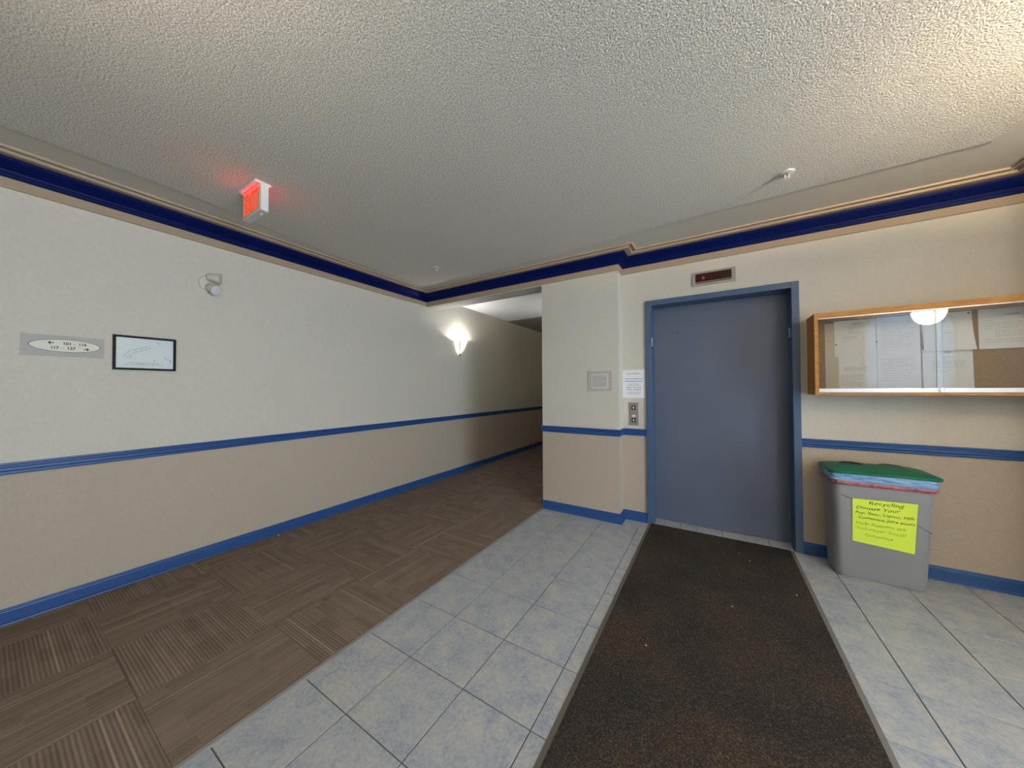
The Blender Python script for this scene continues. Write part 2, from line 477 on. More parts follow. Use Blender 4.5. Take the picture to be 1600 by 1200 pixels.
cache = {}
xs = [X0 + k * SX for k in range(-1, 18)]; ys = [Y0 + k * SY for k in range(-8, 7)]
for i in range(len(xs) - 1):
    for j in range(len(ys) - 1):
        a, b = max(xs[i], EDGE + 0.012), min(xs[i + 1], RIGHT - 0.002)
        c, d = max(ys[j], BACK + 0.002), ys[j + 1]
        if b - a < 0.03 or d - c < 0.03: continue
        if a > MATX0 and b < MATX1 and c > MATY0 and d < MATY1: continue          # wholly under the mat
        if d > 3.3: d = DW - 0.002
        if a < P2R and b > P2L and d > P2W:
            if c > P2W: continue
            d = P2W - 0.002
        cols = [(a, b)]
        for ca, cb in cols:
            yy = d
            if cb <= PR + 0.01 or (ca < PR and d > PW): yy = min(d, PW - 0.002) if cb < PR + 0.3 and ca < PR else d
            if yy - c < 0.03: continue
            key = (round(cb - ca, 3), round(yy - c, 3))
            if key not in cache: cache[key] = tile_mesh(cb - ca - G, yy - c - G)
            link_mesh('floor_tile', cache[key], ((ca + cb) / 2, (c + yy) / 2, 0.0), fl)
# sliver beside the pillar and the threshold strip inside the door
for a, b, c, d in [(PR + 0.002, X0 + 2 * SX, PW, DW - 0.002), (P2R + 0.002, X0 + 10 * SX, P2W, Y0 + 5 * SY), (P2R + 0.002, X0 + 10 * SX, Y0 + 5 * SY, DW - 0.002)]:
    link_mesh('floor_tile', tile_mesh(b - a, d - c), ((a + b) / 2, (c + d) / 2, 0.0), fl)
for a, b in [(-0.498, -0.277), (-0.277, 0.053), (0.053, 0.382), (0.382, 0.535)]:
    link_mesh('floor_tile', tile_mesh(b - a - G, 3.525 - DW), ((a + b) / 2, (DW + 3.525) / 2, 0.0), fl)

# ---- carpet tiles, quarter-turned like a chequerboard
cc = {}
cxs = [LW, -3.07, -2.57, -2.07, EDGE]
cys = [BACK] + [-0.64 + 0.5 * k for k in range(0, 20)] + [FAR]
for i in range(4):
    for j in range(len(cys) - 1):
        a, b, c, d = cxs[i], cxs[i + 1], cys[j], cys[j + 1]
        turn = (i + j) % 2 == 0
        w, h = (b - a, d - c) if not turn else (d - c, b - a)
        key = (round(w, 3), round(h, 3))
        if key not in cc:
            bm = bmesh.new(); bx(bm, -w / 2 + .0006, w / 2 - .0006, -h / 2 + .0006, h / 2 - .0006, -0.006, 0.0)
            me = bpy.data.meshes.new('carpet_tile'); bm.to_mesh(me); bm.free(); me.materials.append(CARPET); cc[key] = me
        o = link_mesh('carpet_tile', cc[key], ((a + b) / 2, (c + d) / 2, 0.003), fl)
        o.rotation_euler = (0, 0, math.pi / 2 if turn else 0)
edge = bmesh.new()
sweep(edge, [(EDGE + 0.008, BACK), (EDGE + 0.008, PW)], [(-0.011, -0.003), (-0.011, 0.005), (-0.004, 0.0062), (0.008, 0.004), (0.013, 0.0), (0.013, -0.003)])
obj('edge_strip', edge, STRIPM, fl)


# ---- walls (cream above the chair rail, beige below)
def wall(name, quads_, label, thick=None):
    """quads_: list of box extents (x0,x1,y0,y1,z0,z1); split at the chair rail height."""
    bm = bmesh.new()
    for x0, x1, y0, y1, z0, z1 in quads_:
        if z0 < 0.86 < z1:
            bx(bm, x0, x1, y0, y1, z0, 0.86, mi=1); bx(bm, x0, x1, y0, y1, 0.86, z1)
        else:
            bx(bm, x0, x1, y0, y1, z0, z1, mi=0 if z0 >= 0.86 else 1)
    return tag(obj(name, bm, [WALL_UP, WALL_LO]), label, 'wall', kind='structure')


wall('wall_left', [(LW - 0.15, LW, BACK - 0.15, FAR + .15, 0, CZ)], 'long cream and beige wall running into the corridor')
wall('wall_front', [(PR, DL + 0.03, DW, DW + 0.3, 0, CZ), (DR - 0.03, P2L, DW, DW + 0.3, 0, CZ), (DL + 0.03, DR - 0.03, DW, DW + 0.3, DT - 0.03, CZ),
                    (P2L, RIGHT + 0.15, DW, DW + 0.3, 0, CZ)], 'elevator wall, cream above and beige below the chair rail')
wall('wall_pillar', [(PL, PR, PW, DW + 0.3, 0, CZ)], 'cream and beige pillar face between corridor and elevator')
wall('wall_wing', [(P2L, P2R, P2W, DW - 0.001, 0, CZ)], 'short cream wing wall right of the notice case')
wall('wall_corridor', [(PL, PL + 0.15, DW + 0.301, FAR + .15, 0, CZ)], 'corridor wall behind the pillar')
wall('wall_end', [(LW, PL, FAR, FAR + 0.15, 0, CZ)], 'far end wall of the corridor')
# back wall with an arched opening, right wall with a glazed entrance
WY0, WY1, WT = -0.85, 1.15, 2.20
AX0, AX1, ASP, ART = 2.06, 2.98, 2.12, 2.55
acx, arx, arz = (AX0 + AX1) / 2, (AX1 - AX0) / 2, ART - ASP


def arch_wall():
    bm = bmesh.new()
    for x0, x1, y0, y1, z0, z1 in [(LW, AX0, BACK - .15, BACK, 0, CZ), (AX1, RIGHT + .15, BACK - .15, BACK, 0, CZ)]:
        bx(bm, x0, x1, y0, y1, z0, 0.86, mi=1); bx(bm, x0, x1, y0, y1, 0.86, z1)
    N = 20
    for i in range(N):
        t0, t1 = math.pi * (1 - i / N), math.pi * (1 - (i + 1) / N)
        xa, za = acx + arx * math.cos(t0), ASP + arz * math.sin(t0); xb, zb = acx + arx * math.cos(t1), ASP + arz * math.sin(t1)
        f = [bm.verts.new((x, y, z)) for y in (BACK - .15, BACK) for x, z in ((xa, za), (xb, zb), (xb, CZ), (xa, CZ))]
        for q in ((0, 1, 2, 3), (7, 6, 5, 4), (0, 4, 5, 1), (3, 2, 6, 7)): bm.faces.new([f[k] for k in q])
    return tag(obj('wall_back', bm, [WALL_UP, WALL_LO]), 'cream wall behind the camera with an arched entrance', 'wall', kind='structure')


arch_wall()
wall('wall_right', [(RIGHT, RIGHT + .15, BACK - .15, WY0, 0, CZ), (RIGHT, RIGHT + .15, WY1, DW + .3, 0, CZ), (RIGHT, RIGHT + .15, WY0, WY1, WT, CZ)], 'right hand wall around the glazed entrance')
# glazed entrance screen opposite the long left wall
win = thing('window_1', (RIGHT, (WY0 + WY1) / 2, 0), 'glazed entrance screen letting in daylight', 'window', kind='structure')
WM = (WY0 + WY1) / 2
for y in (WY0 + .03, WM, WY1 - .03): box('mullion', RIGHT + .04, RIGHT + .11, y - .03, y + .03, 0, WT, STEEL, win)
for a, b in ((WY0 + .06, WM - .03), (WM + .03, WY1 - .06)):
    for z in (.03, 1.0, WT - .03): box('rail', RIGHT + .045, RIGHT + .105, a, b, z - .03, z + .03, STEEL, win)
    for z0, z1 in ((.06, .97), (1.03, WT - .06)): box('pane', RIGHT + .072, RIGHT + .078, a, b, z0, z1, GLASS, win)
portal('entrance_portal', (RIGHT + .2, WM, WT / 2), (0, math.pi / 2, 0), WT, WY1 - WY0)
w2 = thing('window_2', (acx, BACK, 0), 'arched glazed opening in the back wall', 'window', kind='structure')
bm = bmesh.new()
pts = [(AX0, 0), (AX1, 0)] + [(acx + arx * math.cos(math.pi * i / 20), ASP + arz * math.sin(math.pi * i / 20)) for i in range(21)]
fr_ = [bm.verts.new((x, BACK - .080, z)) for x, z in pts]; bk_ = [bm.verts.new((x, BACK - .086, z)) for x, z in pts]
bm.faces.new(fr_); bm.faces.new(bk_[::-1])
for i in range(len(pts)): bm.faces.new((fr_[i], fr_[(i + 1) % len(pts)], bk_[(i + 1) % len(pts)], bk_[i]))
obj('pane', bm, FROST, w2)
portal('arch_portal', (acx, BACK - .2, ART / 2), (-math.pi / 2, 0, 0), AX1 - AX0, ART)

# ---- header over the corridor mouth and ceilings
hd = bmesh.new(); bx(hd, LW, PL, PW, PW + 0.225, HB, CZ)
tag(obj('wall_header', hd, HEADM), 'header beam over the corridor opening', 'header', kind='structure')
cl = box('ceiling', LW, RIGHT, BACK, DW, CZ, CZ + 0.12, SMOOTH)
tag(cl, 'lobby ceiling, popcorn texture with a smooth painted border', 'ceiling', kind='structure')
bm = bmesh.new()
edge_pts = [(-2.955, BACK + .25), (-2.955, 0.75), (-3.02, 1.15), (-3.105, 1.75), (-3.12, 2.97), (-2.75, 2.985), (-2.2, 2.99), (-1.0, 2.895), (0, 2.84), (1.30, 2.812), (1.30, 2.55), (2.25, 2.55), (2.25, 2.80), (RIGHT - .35, 2.80), (RIGHT - .35, BACK + .25)]
t_ = [bm.verts.new((x, y, CZ)) for x, y in edge_pts]; b_ = [bm.verts.new((x, y, CZ - .006)) for x, y in edge_pts]
bm.faces.new(b_); bm.faces.new(t_[::-1])
for i in range(len(edge_pts)): bm.faces.new((t_[i], t_[(i + 1) % len(edge_pts)], b_[(i + 1) % len(edge_pts)], b_[i]))
obj('popcorn_panel', bm, POP, cl)
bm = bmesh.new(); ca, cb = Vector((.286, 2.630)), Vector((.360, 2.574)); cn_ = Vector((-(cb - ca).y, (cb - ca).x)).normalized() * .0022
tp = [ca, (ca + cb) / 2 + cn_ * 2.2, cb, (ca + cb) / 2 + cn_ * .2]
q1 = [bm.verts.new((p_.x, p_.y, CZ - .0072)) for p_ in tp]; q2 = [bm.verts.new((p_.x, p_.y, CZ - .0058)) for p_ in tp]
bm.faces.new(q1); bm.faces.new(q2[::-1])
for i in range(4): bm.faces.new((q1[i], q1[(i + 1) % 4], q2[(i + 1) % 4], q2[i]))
obj('dark_sliver', bm, SUB, cl)  # thin dark sliver on the ceiling beside the sprinkler
hc = box('ceiling_corridor', LW, PL, PW + 0.226, 5.316, 2.592, 2.72, HALLC)
tag(hc, 'white corridor ceiling beyond the header', 'ceiling', kind='structure')
hc2 = box('ceiling_bulkhead', LW, PL, 5.317, FAR, 2.582, 2.72, mat('drab_ceiling', (0.27, 0.245, 0.20), 0.8))  # darker even tone beyond the white hall ceiling
tag(hc2, 'drab darker ceiling deeper in the corridor', 'ceiling', kind='structure')
el = bmesh.new(); bx(el, -0.9, 0.9, DW + 0.31, DW + 0.4, -.1, CZ)
tag(obj('wall_shaft', el, BLACK), 'dark shaft wall hidden behind the elevator door', 'wall', kind='structure')

# ---- crown moulding, in three continuous runs
crown = [(LW, BACK), (LW, PW), (PR, PW), (PR, DW), (P2L, DW), (P2L, P2W), (P2R, P2W), (P2R, DW), (RIGHT, DW), (RIGHT, BACK)]
bm = bmesh.new(); sweep(bm, crown, [(0, 2.428), (0.011, 2.428), (0.014, 2.432), (0.014, 2.52), (0, 2.52)])
tag(obj('trim_1', bm, TAN), 'flat tan picture strip below the navy crown moulding', 'trim', kind='structure')
bm = bmesh.new()
sweep(bm, crown, [(0.0141, 2.484), (0.024, 2.484), (0.028, 2.490), (0.029, 2.500), (0.034, 2.508), (0.038, 2.519), (0.036, 2.5245), (0.041, 2.527), (0.049, 2.536), (0.060, 2.546), (0.072, 2.552), (0.077, 2.558), (0.083, 2.560), (0.084, 2.577), (0.0141, 2.577)])
tag(obj('trim_2', bm, NAVY), 'glossy navy crown moulding around the lobby', 'trim', kind='structure')
bm = bmesh.new()
sweep(bm, crown, [(0.0, 2.5775), (0.118, 2.5775), (0.128, 2.574), (0.136, 2.5775), (0.139, 2.5945), (0.158, 2.5955), (0.160, 2.588), (0.168, 2.586), (0.175, 2.590), (0.177, 2.5999), (0.0, 2.5999)])
tag(obj('trim_3', bm, TAN), 'tan stepped moulding lying on the ceiling beside the crown', 'trim', kind='structure')

# ---- chair rails and baseboards
RAIL = [(0, 0.828), (0.010, 0.828), (0.013, 0.833), (0.013, 0.845), (0.020, 0.852), (0.020, 0.866), (0.014, 0.871), (0.014, 0.879), (0.020, 0.884), (0.019, 0.891), (0.0, 0.892)]
BASE = [(0, 0.0), (0.026, 0.0), (0.024, 0.009), (0.014, 0.018), (0.012, 0.070), (0.010, 0.076), (0.006, 0.080), (0.005, 0.087), (0, 0.088)]


def run(name, path, prof, label, cat):
    bm = bmesh.new(); sweep(bm, path, prof)
    return tag(obj(name, bm, BLUE), label, cat, kind='structure')


run('trim_4', [(LW, BACK), (LW, FAR)], RAIL, 'blue chair rail along the long left wall', 'chair rail')
run('trim_5', [(PL - .012, PW), (PR, PW), (PR, DW), (DL, DW)], RAIL, 'blue chair rail wrapping the pillar to the elevator frame', 'chair rail')
run('trim_6', [(DR, DW), (P2L, DW), (P2L, P2W), (P2R, P2W), (P2R, DW), (RIGHT, DW)], RAIL, 'blue chair rail under the notice case', 'chair rail')
run('baseboard_left', [(LW, BACK), (LW, FAR)], BASE, 'blue baseboard along the brown carpet', 'baseboard')
run('baseboard_pillar', [(PL, PW), (PR, PW), (PR, DW), (DL, DW)], BASE, 'blue baseboard wrapping the pillar', 'baseboard')
run('baseboard_front', [(DR, DW), (P2L, DW), (P2L, P2W), (P2R, P2W), (P2R, DW), (RIGHT, DW)], BASE, 'blue baseboard behind the recycling bin', 'baseboard')

# ================================================================== ELEVATOR
dr = thing('door_1', ((DL + DR) / 2, DW, 0), 'blue painted elevator door in its steel frame', 'door', kind='structure')
LEAF = 3.53
IL, IR, IT = -0.500, 0.537, 2.080
bm = bmesh.new()
for x0, x1, z0, z1 in ((DL, IL, 0, DT), (IR, DR, 0, DT), (IL, IR, IT, DT)):
    bx(bm, x0, x1, DW - 0.018, DW + 0.28, z0, z1, 0.003)
obj('door_frame', bm, FRAMEM, dr)
leaf = bmesh.new(); bx(leaf, IL - 0.03, IR + 0.03, LEAF, LEAF + 0.03, 0.004, IT + 0.01)
lf = obj('door_panel', leaf, DOORM, dr)
bm = bmesh.new(); lathe(bm, [(0, -0.004), (0.0045, -0.004), (0.006, 0.0)], (-0.285, LEAF - 0.0005, 1.818), axis=(0, 1, 0), seg=12)
obj('lock_hole', bm, BLACK, lf)
for x0, x1, y, z in ((IL, IL + 0.006, 3.405, 1.733), (IR - 0.006, IR, 3.451, 1.733)):
    bm = bmesh.new(); bx(bm, x0, x1, y - 0.011, y + 0.011, z - 0.04, z + 0.04, 0.002)
    q = obj('bumper_plate', bm, WHITEP, dr)
    box('rubber_tip', x0, x1, y - 0.010, y + 0.010, z - 0.062, z - 0.0405, BLACK, q)
box('sill', IL, IR, LEAF - 0.012, LEAF, -0.004, 0.003, STEEL, dr)

# floor indicator above the door
t = thing('floor_indicator', (0.012, DW, 2.204), 'steel floor indicator with dark red display above the elevator', 'indicator')
bm = bmesh.new(); x0, x1, z0, z1 = -0.151, 0.176, 2.204, 2.328; a, b, c, d = -0.125, 0.147, 2.226, 2.312
for q in ((x0, a, z0, z1), (b, x1, z0, z1), (a, b, z0, c), (a, b, d, z1)): bx(bm, q[0], q[1], DW - 0.009, DW - 0.0005, q[2], q[3])
obj('faceplate', bm, STEEL, t)
lens = box('display_lens', a, b, DW - 0.0055, DW - 0.0006, c, d, REDLENS, t)
box('display_ledge', a, b, DW - 0.0075, DW - 0.0056, c + .008, c + .013, STEEL, t)
bm = bmesh.new(); bx(bm, -0.071, -0.055, DW - 0.0066, DW - 0.0057, 2.278, 2.284); bx(bm, -0.071, -0.055, DW - 0.0066, DW - 0.0057, 2.262, 2.267)
bx(bm, -0.059, -0.055, DW - 0.0066, DW - 0.0057, 2.267, 2.278); bx(bm, -0.071, -0.067, DW - 0.0066, DW - 0.0057, 2.267, 2.278)
obj('lit_digit', bm, REDDIGIT, lens)
for x in (-0.139, 0.162):
    bm = bmesh.new(); lathe(bm, [(0, -0.0015), (0.003, -0.0012), (0.0036, 0.0)], (x, DW - 0.009, 2.266), axis=(0, 1, 0), seg=10); obj('screw', bm, STEEL, t)

# call buttons
t = thing('call_button_panel', (-0.669, DW, 0.926), 'steel elevator call panel with up and down buttons', 'button panel')
box('faceplate', -0.714, -0.624, DW - 0.006, DW - 0.0005, 0.926, 1.149, STEEL, t, 0.002)
for zc, upw in ((1.084, True), (0.992, False)):
    s_ = 1 if upw else -1
    zb = zc + s_ * 0.014
    bt = box('button', -0.687, -0.651, DW - 0.012, DW - 0.0061, zb - 0.020, zb + 0.020, BLACK, t, 0.003)
    lm = box('indicator_lamp', -0.686, -0.652, DW - 0.009, DW - 0.0061, zc - s_ * 0.026 - .011, zc - s_ * 0.026 + .011, WHITEP if not upw else STEEL, t, 0.001)
    bm = bmesh.new(); yq = DW - 0.0126
    def tri(P):
        f_ = [bm.verts.new((x, yq, z)) for x, z in P]; bk = [bm.verts.new((x, yq + .0008, z)) for x, z in P]
        bm.faces.new(f_); bm.faces.new(bk[::-1])
        for i in range(len(P)): bm.faces.new((f_[i], f_[(i + 1) % len(P)], bk[(i + 1) % len(P)], bk[i]))
    tri([(-.669 - .013, zb), (-.669 + .013, zb), (-.669, zb + s_ * .015)]); bx(bm, -.674, -.664, yq, yq + .0008, min(zb, zb - s_ * .013), max(zb, zb - s_ * .013))
    obj('arrow', bm, WHITEP, bt)
for z in (0.934, 1.141):
    bm = bmesh.new(); lathe(bm, [(0, -0.001), (0.0025, -0.001), (0.003, 0.0)], (-0.669, DW - 0.006, z), axis=(0, 1, 0), seg=10); obj('screw', bm, STEEL, t)


# ================================================================== NOTICES
def scribble(w, h, rows, rng, gap=0.25):
    """Unreadable small print: rows of word-like dashes. rows: (v, u0, u1, thickness)."""
    R_ = []
    for v, a, b, th in rows:
        u = a
        while u < b - 0.004:
            L = rng.uniform(0.006, 0.022); e = min(b, u + L)
            R_.append((u, v, e, v + th)); u = e + rng.uniform(0.002, 0.005)
    return R_


rng = random.Random(3)
# white notice beside the elevator frame
t = thing('notice_sheet', (-0.667, DW, 1.195), 'white printed notice sheet beside the elevator frame', 'notice')
box('sheet', -0.773, -0.561, DW - 0.003, DW - 0.0005, 1.195, 1.473, PAPER, t)
o_ = (-0.773, DW - 0.0034, 1.195); X_, Z_ = (1, 0, 0), (0, 0, 1)
quads('heading', scribble(.21, .28, [(.236, .04, .17, .006)], rng), o_, X_, Z_, GREYINK, t)
quads('print', scribble(.21, .28, [(.185, .025, .19, .007), (.160, .025, .19, .008), (.100, .035, .085, .007), (.078, .04, .09, .007)], rng), o_, X_, Z_, BLUEINK, t)
quads('print', scribble(.21, .28, [(.135, .06, .15, .004), (.122, .05, .16, .004), (.100, .10, .175, .006), (.078, .105, .17, .007), (.056, .03, .175, .003), (.046, .04, .17, .003), (.036, .05, .16, .003)], rng), o_, X_, Z_, GREYINK, t)
for x in (-0.735, -0.600): box('pin', x - .003, x + .003, DW - .008, DW - .0035, 1.462, 1.468, BRASS, t)
# framed card on the pillar
t = thing('wall_plaque', (-0.957, PW, 1.264), 'small clear-framed pinkish card on the pillar', 'plaque')
box('backing', -1.075, -0.838, PW - 0.006, PW - 0.0005, 1.264, 1.461, mat('acrylic_backing', (0.50, 0.46, 0.41), 0.25), t, 0.001)
box('card', -1.037, -0.872, PW - 0.0075, PW - 0.0061, 1.292, 1.432, PAPER, t)
box('card_face', -1.033, -0.876, PW - 0.0082, PW - 0.0076, 1.296, 1.428, PINKP, t)
quads('print', scribble(.157, .13, [(.112 - .0115 * k, .01, .145 if k % 4 else .11, .0035) for k in range(9)], rng), (-1.033, PW - 0.0086, 1.296), X_, Z_, GREYINK, t)
for x in (-1.066, -0.847):
    for z in (1.273, 1.452):
        bm = bmesh.new(); lathe(bm, [(0, -0.003), (0.004, -0.003), (0.005, 0.0)], (x, PW - 0.006, z), axis=(0, 1, 0), seg=10); obj('screw', bm, STEEL, t)

# room-number sign on the left wall
Y_ = (0, 1, 0)
t = thing('direction_sign', (LW, 0.272, 1.502), 'taupe room number sign with pale oval plate on left wall', 'sign')
box('plate', LW + 0.0005, LW + 0.008, 0.122, 0.4215, 1.502, 1.6245, SIGNP, t, 0.001)
bm = bmesh.new()
ov = [(0.277 + 0.128 * math.cos(a), 1.5645 + 0.0365 * math.sin(a)) for a in [2 * math.pi * i / 48 for i in range(48)]]
f_ = [bm.verts.new((LW + 0.0105, y, z)) for y, z in ov]; g_ = [bm.verts.new((LW + 0.0081, y, z)) for y, z in ov]
bm.faces.new(f_); bm.faces.new(g_[::-1])
for i in range(48): bm.faces.new((f_[i], f_[(i + 1) % 48], g_[(i + 1) % 48], g_[i]))
oval = obj('oval_plate', bm, SIGNE, t)
bm = bmesh.new()
ov2 = [(0.277 + 0.1305 * math.cos(a), 1.5645 + 0.0385 * math.sin(a)) for a in [2 * math.pi * i / 48 for i in range(48)]]
f_ = [bm.verts.new((LW + 0.0092, y, z)) for y, z in ov2]; g_ = [bm.verts.new((LW + 0.00805, y, z)) for y, z in ov2]
bm.faces.new(f_); bm.faces.new(g_[::-1])
for i in range(48): bm.faces.new((f_[i], f_[(i + 1) % 48], g_[(i + 1) % 48], g_[i]))
obj('oval_rim', bm, INK, t)
xt = LW + 0.0110
text('room_numbers', '101', (xt, 0.264, 1.5705), Y_, Z_, 0.0235, INK, oval, bold=.0006, width=.029)
text('room_numbers', '\u2013', (xt, 0.301, 1.5705), Y_, Z_, 0.0225, INK, oval)
text('room_numbers', '116', (xt, 0.322, 1.5705), Y_, Z_, 0.0235, INK, oval, bold=.0006, width=.031)
text('room_numbers', '117', (xt, 0.221, 1.5435), Y_, Z_, 0.0235, INK, oval, bold=.0006, width=.030)
text('room_numbers', '\u2013', (xt, 0.258, 1.5435), Y_, Z_, 0.0225, INK, oval)
text('room_numbers', '127', (xt, 0.279, 1.5435), Y_, Z_, 0.0235, INK, oval, bold=.0006, width=.033)
for y, z, s_ in ((0.224, 1.580, -1), (0.341, 1.550, 1)):
    strokes('arrow', [((0, 0), (.020, 0)), ((.020, 0), (.012, .008)), ((.020, 0), (.012, -.008))], .0042, (xt, y + (0.010 if s_ < 0 else 0), z), (0, s_, 0), Z_, INK, oval)

# framed plan
t = thing('framed_plan', (LW, 0.6055, 1.432), 'black-framed floor plan under glass on left wall', 'picture')
y0, y1, z0, z1, fwid = 0.4575, 0.7535, 1.432, 1.662, 0.013
bm = bmesh.new()
for q in ((y0, y0 + fwid, z0, z1), (y1 - fwid, y1, z0, z1), (y0 + fwid, y1 - fwid, z0, z0 + fwid), (y0 + fwid, y1 - fwid, z1 - fwid, z1)):
    bx(bm, LW + 0.0005, LW + 0.018, *q)
obj('frame', bm, BLACK, t)
pp = box('plan_sheet', LW + 0.001, LW + 0.006, y0 + fwid, y1 - fwid, z0 + fwid, z1 - fwid, PAPER, t)
ox = (LW + 0.0064, y0 + fwid, z0 + fwid)
P = [((.035, .085), (.06, .115)), ((.06, .115), (.15, .155)), ((.15, .155), (.158, .140)), ((.158, .140), (.075, .100)), ((.075, .100), (.062, .062)), ((.062, .062), (.035, .085)), ((.085, .126), (.092, .109)), ((.11, .137), (.117, .12)), ((.132, .147), (.139, .131)), ((.052, .092), (.066, .080))]
strokes('plan_lines', P, .0016, ox, Y_, Z_, GREYINK, pp)
P2_ = [((.225, .085), (.235, .070)), ((.235, .070), (.258, .062)), ((.185, .190), (.196, .180)), ((.196, .180), (.200, .170)), ((.175, .06), (.176, .045)), ((.255, .06), (.255, .04))]
strokes('plan_lines', P2_, .003, ox, Y_, Z_, GREYINK, pp)
quads('print', scribble(.27, .2, [(.034, .06, .20, .003), (.024, .04, .22, .0025)], rng), ox, Y_, Z_, GREYINK, pp)
box('glass', LW + 0.009, LW + 0.011, y0 + fwid, y1 - fwid, z0 + fwid, z1 - fwid, glass_mat('picture_glass', 1.36, 0.08), t)

# ================================================================== NOTICE CASE
CX0, CX1, CY0, CZ0, CZ1 = 0.628, 1.695, 3.160, 1.236, 1.822
t = thing('notice_case', ((CX0 + CX1) / 2, DW, CZ0), 'honey oak wall case with sliding glass and cork back', 'notice board')
TB = 0.022
box('side_board', CX0, CX0 + TB, CY0, DW - .0005, CZ0, CZ1, WOOD, t, .001); box('side_board', CX1 - TB, CX1, CY0, DW - .0005, CZ0, CZ1, WOOD, t, .001)
box('top_board', CX0 + TB, CX1 - TB, CY0, DW - .0005, CZ1 - 0.036, CZ1, WOOD, t, .001)
box('bottom_board', CX0 + TB, CX1 - TB, CY0, DW - .0005, CZ0, CZ0 + .018, WOOD, t, .001)
box('cork_panel', CX0 + TB, CX1 - TB, DW - .022, DW - .001, CZ0 + .018, CZ1 - .036, CORK, t)
box('bottom_track', CX0 + TB, CX1 - TB, CY0 + .003, CY0 + .030, CZ0 + .0181, CZ0 + .045, ALU, t, .001)
box('top_track', CX0 + TB, CX1 - TB, CY0 + .006, CY0 + .030, CZ1 - .042, CZ1 - .0361, ALU, t, .001)
g1 = box('glass_pane', CX0 + TB, 1.235, CY0 + .020, CY0 + .024, CZ0 + .045, CZ1 - .042, GLASS, t)
g2 = box('glass_pane', 1.208, CX1 - TB, CY0 + .010, CY0 + .014, CZ0 + .045, CZ1 - .042, GLASS, t)
box('pane_edge', 1.2065, 1.2079, CY0 + .010, CY0 + .014, CZ0 + .045, CZ1 - .042, mat('glass_edge', (0.12, 0.15, 0.13), 0.3), g2)
bm = bmesh.new(); lathe(bm, [(0, -0.012), (0.011, -0.012), (0.012, 0.0), (0, 0)], (1.222, CY0 + .003, CZ0 + .034), axis=(0, 1, 0), seg=14)
lk = obj('lock', bm, CHROME, t); box('key_slot', 1.228, 1.2285, CY0 - .012, CY0 - .010, CZ0 + .030, CZ0 + .042, BLACK, lk)

PY = DW - .0225


def curl_sheet(name, x0, x1, z0, z1, lift, label, group, head, lines, m=PAPER, lean=0.0, pin=None):
    """Sheet pinned at the top whose lower edge lifts off the cork a little."""
    r = thing(name, ((x0 + x1) / 2, PY, z0), label, 'paper', group)
    bm = bmesh.new(); NX, NZ = 4, 10

    def P_(u, v, k=0):
        x = x0 + (x1 - x0) * u + lean * (1 - v) * 0.5; z = z0 + (z1 - z0) * v
        y = PY - 0.002 - lift * ((1 - v) ** 2) * (0.35 + 0.65 * u) - k
        return Vector((x, y, z))
    G_ = [[bm.verts.new(P_(i / NX, j / NZ)) for i in range(NX + 1)] for j in range(NZ + 1)]
    B_ = [[bm.verts.new(P_(i / NX, j / NZ, -0.0006)) for i in range(NX + 1)] for j in range(NZ + 1)]
    for j in range(NZ):
        for i in range(NX):
            bm.faces.new((G_[j][i], G_[j][i + 1], G_[j + 1][i + 1], G_[j + 1][i])); bm.faces.new((B_[j][i], B_[j + 1][i], B_[j + 1][i + 1], B_[j][i + 1]))
    sh = obj('sheet', bm, m, r, smooth=True)
    bm = bmesh.new()
    for u0_, v0_, u1_, v1_ in scribble(1, 1, [(v, a * .2, b * .2, th) for v, a, b, th in lines], rng):
        vs = [bm.verts.new(P_(a / .2, b, 0.0006)) for a, b in ((u0_, v0_), (u1_, v0_), (u1_, v1_), (u0_, v1_))]
        bm.faces.new(vs)
    if len(bm.faces): tag(obj('print', bm, GREYINK, sh), kind='stuff')
    else: bm.free()
    if head:
        bm = bmesh.new(); v0_, a0, a1 = head
        for k in range(12):      # letterhead: small arc over a line of lettering
            ta, tb = math.pi * k / 12, math.pi * (k + 1) / 12
            am = (a0 + a1) / 2; ar = (a1 - a0) / 2
            vs = [bm.verts.new(P_(am - ar * math.cos(q), v0_ + rr * math.sin(q), 0.0006)) for q, rr in ((ta, .045), (tb, .045), (tb, .050), (ta, .050))]
            bm.faces.new(vs)
        for k in range(6):
            u = a0 + (a1 - a0) * (0.26 + 0.09 * k); vs = [bm.verts.new(P_(a, b, 0.0006)) for a, b in ((u, v0_ + .008), (u + .035 * (a1 - a0) / .5, v0_ + .008), (u + .035 * (a1 - a0) / .5, v0_ + .028), (u, v0_ + .028))]
            bm.faces.new(vs)
        vs = [bm.verts.new(P_(a, b, 0.0006)) for a, b in ((a0, v0_ - .006), (a1, v0_ - .006), (a1, v0_), (a0, v0_))]; bm.faces.new(vs)
        tag(obj('letterhead', bm, GREYINK, sh), kind='stuff')
    for px, pz in (pin or []):
        bm = bmesh.new(); lathe(bm, [(0, -0.009), (0.004, -0.008), (0.0045, -0.004), (0.0035, 0.0)], (px, PY - 0.003, pz), axis=(0, 1, 0), seg=12)
        obj('push_pin', bm, BLACK, r)
    return r


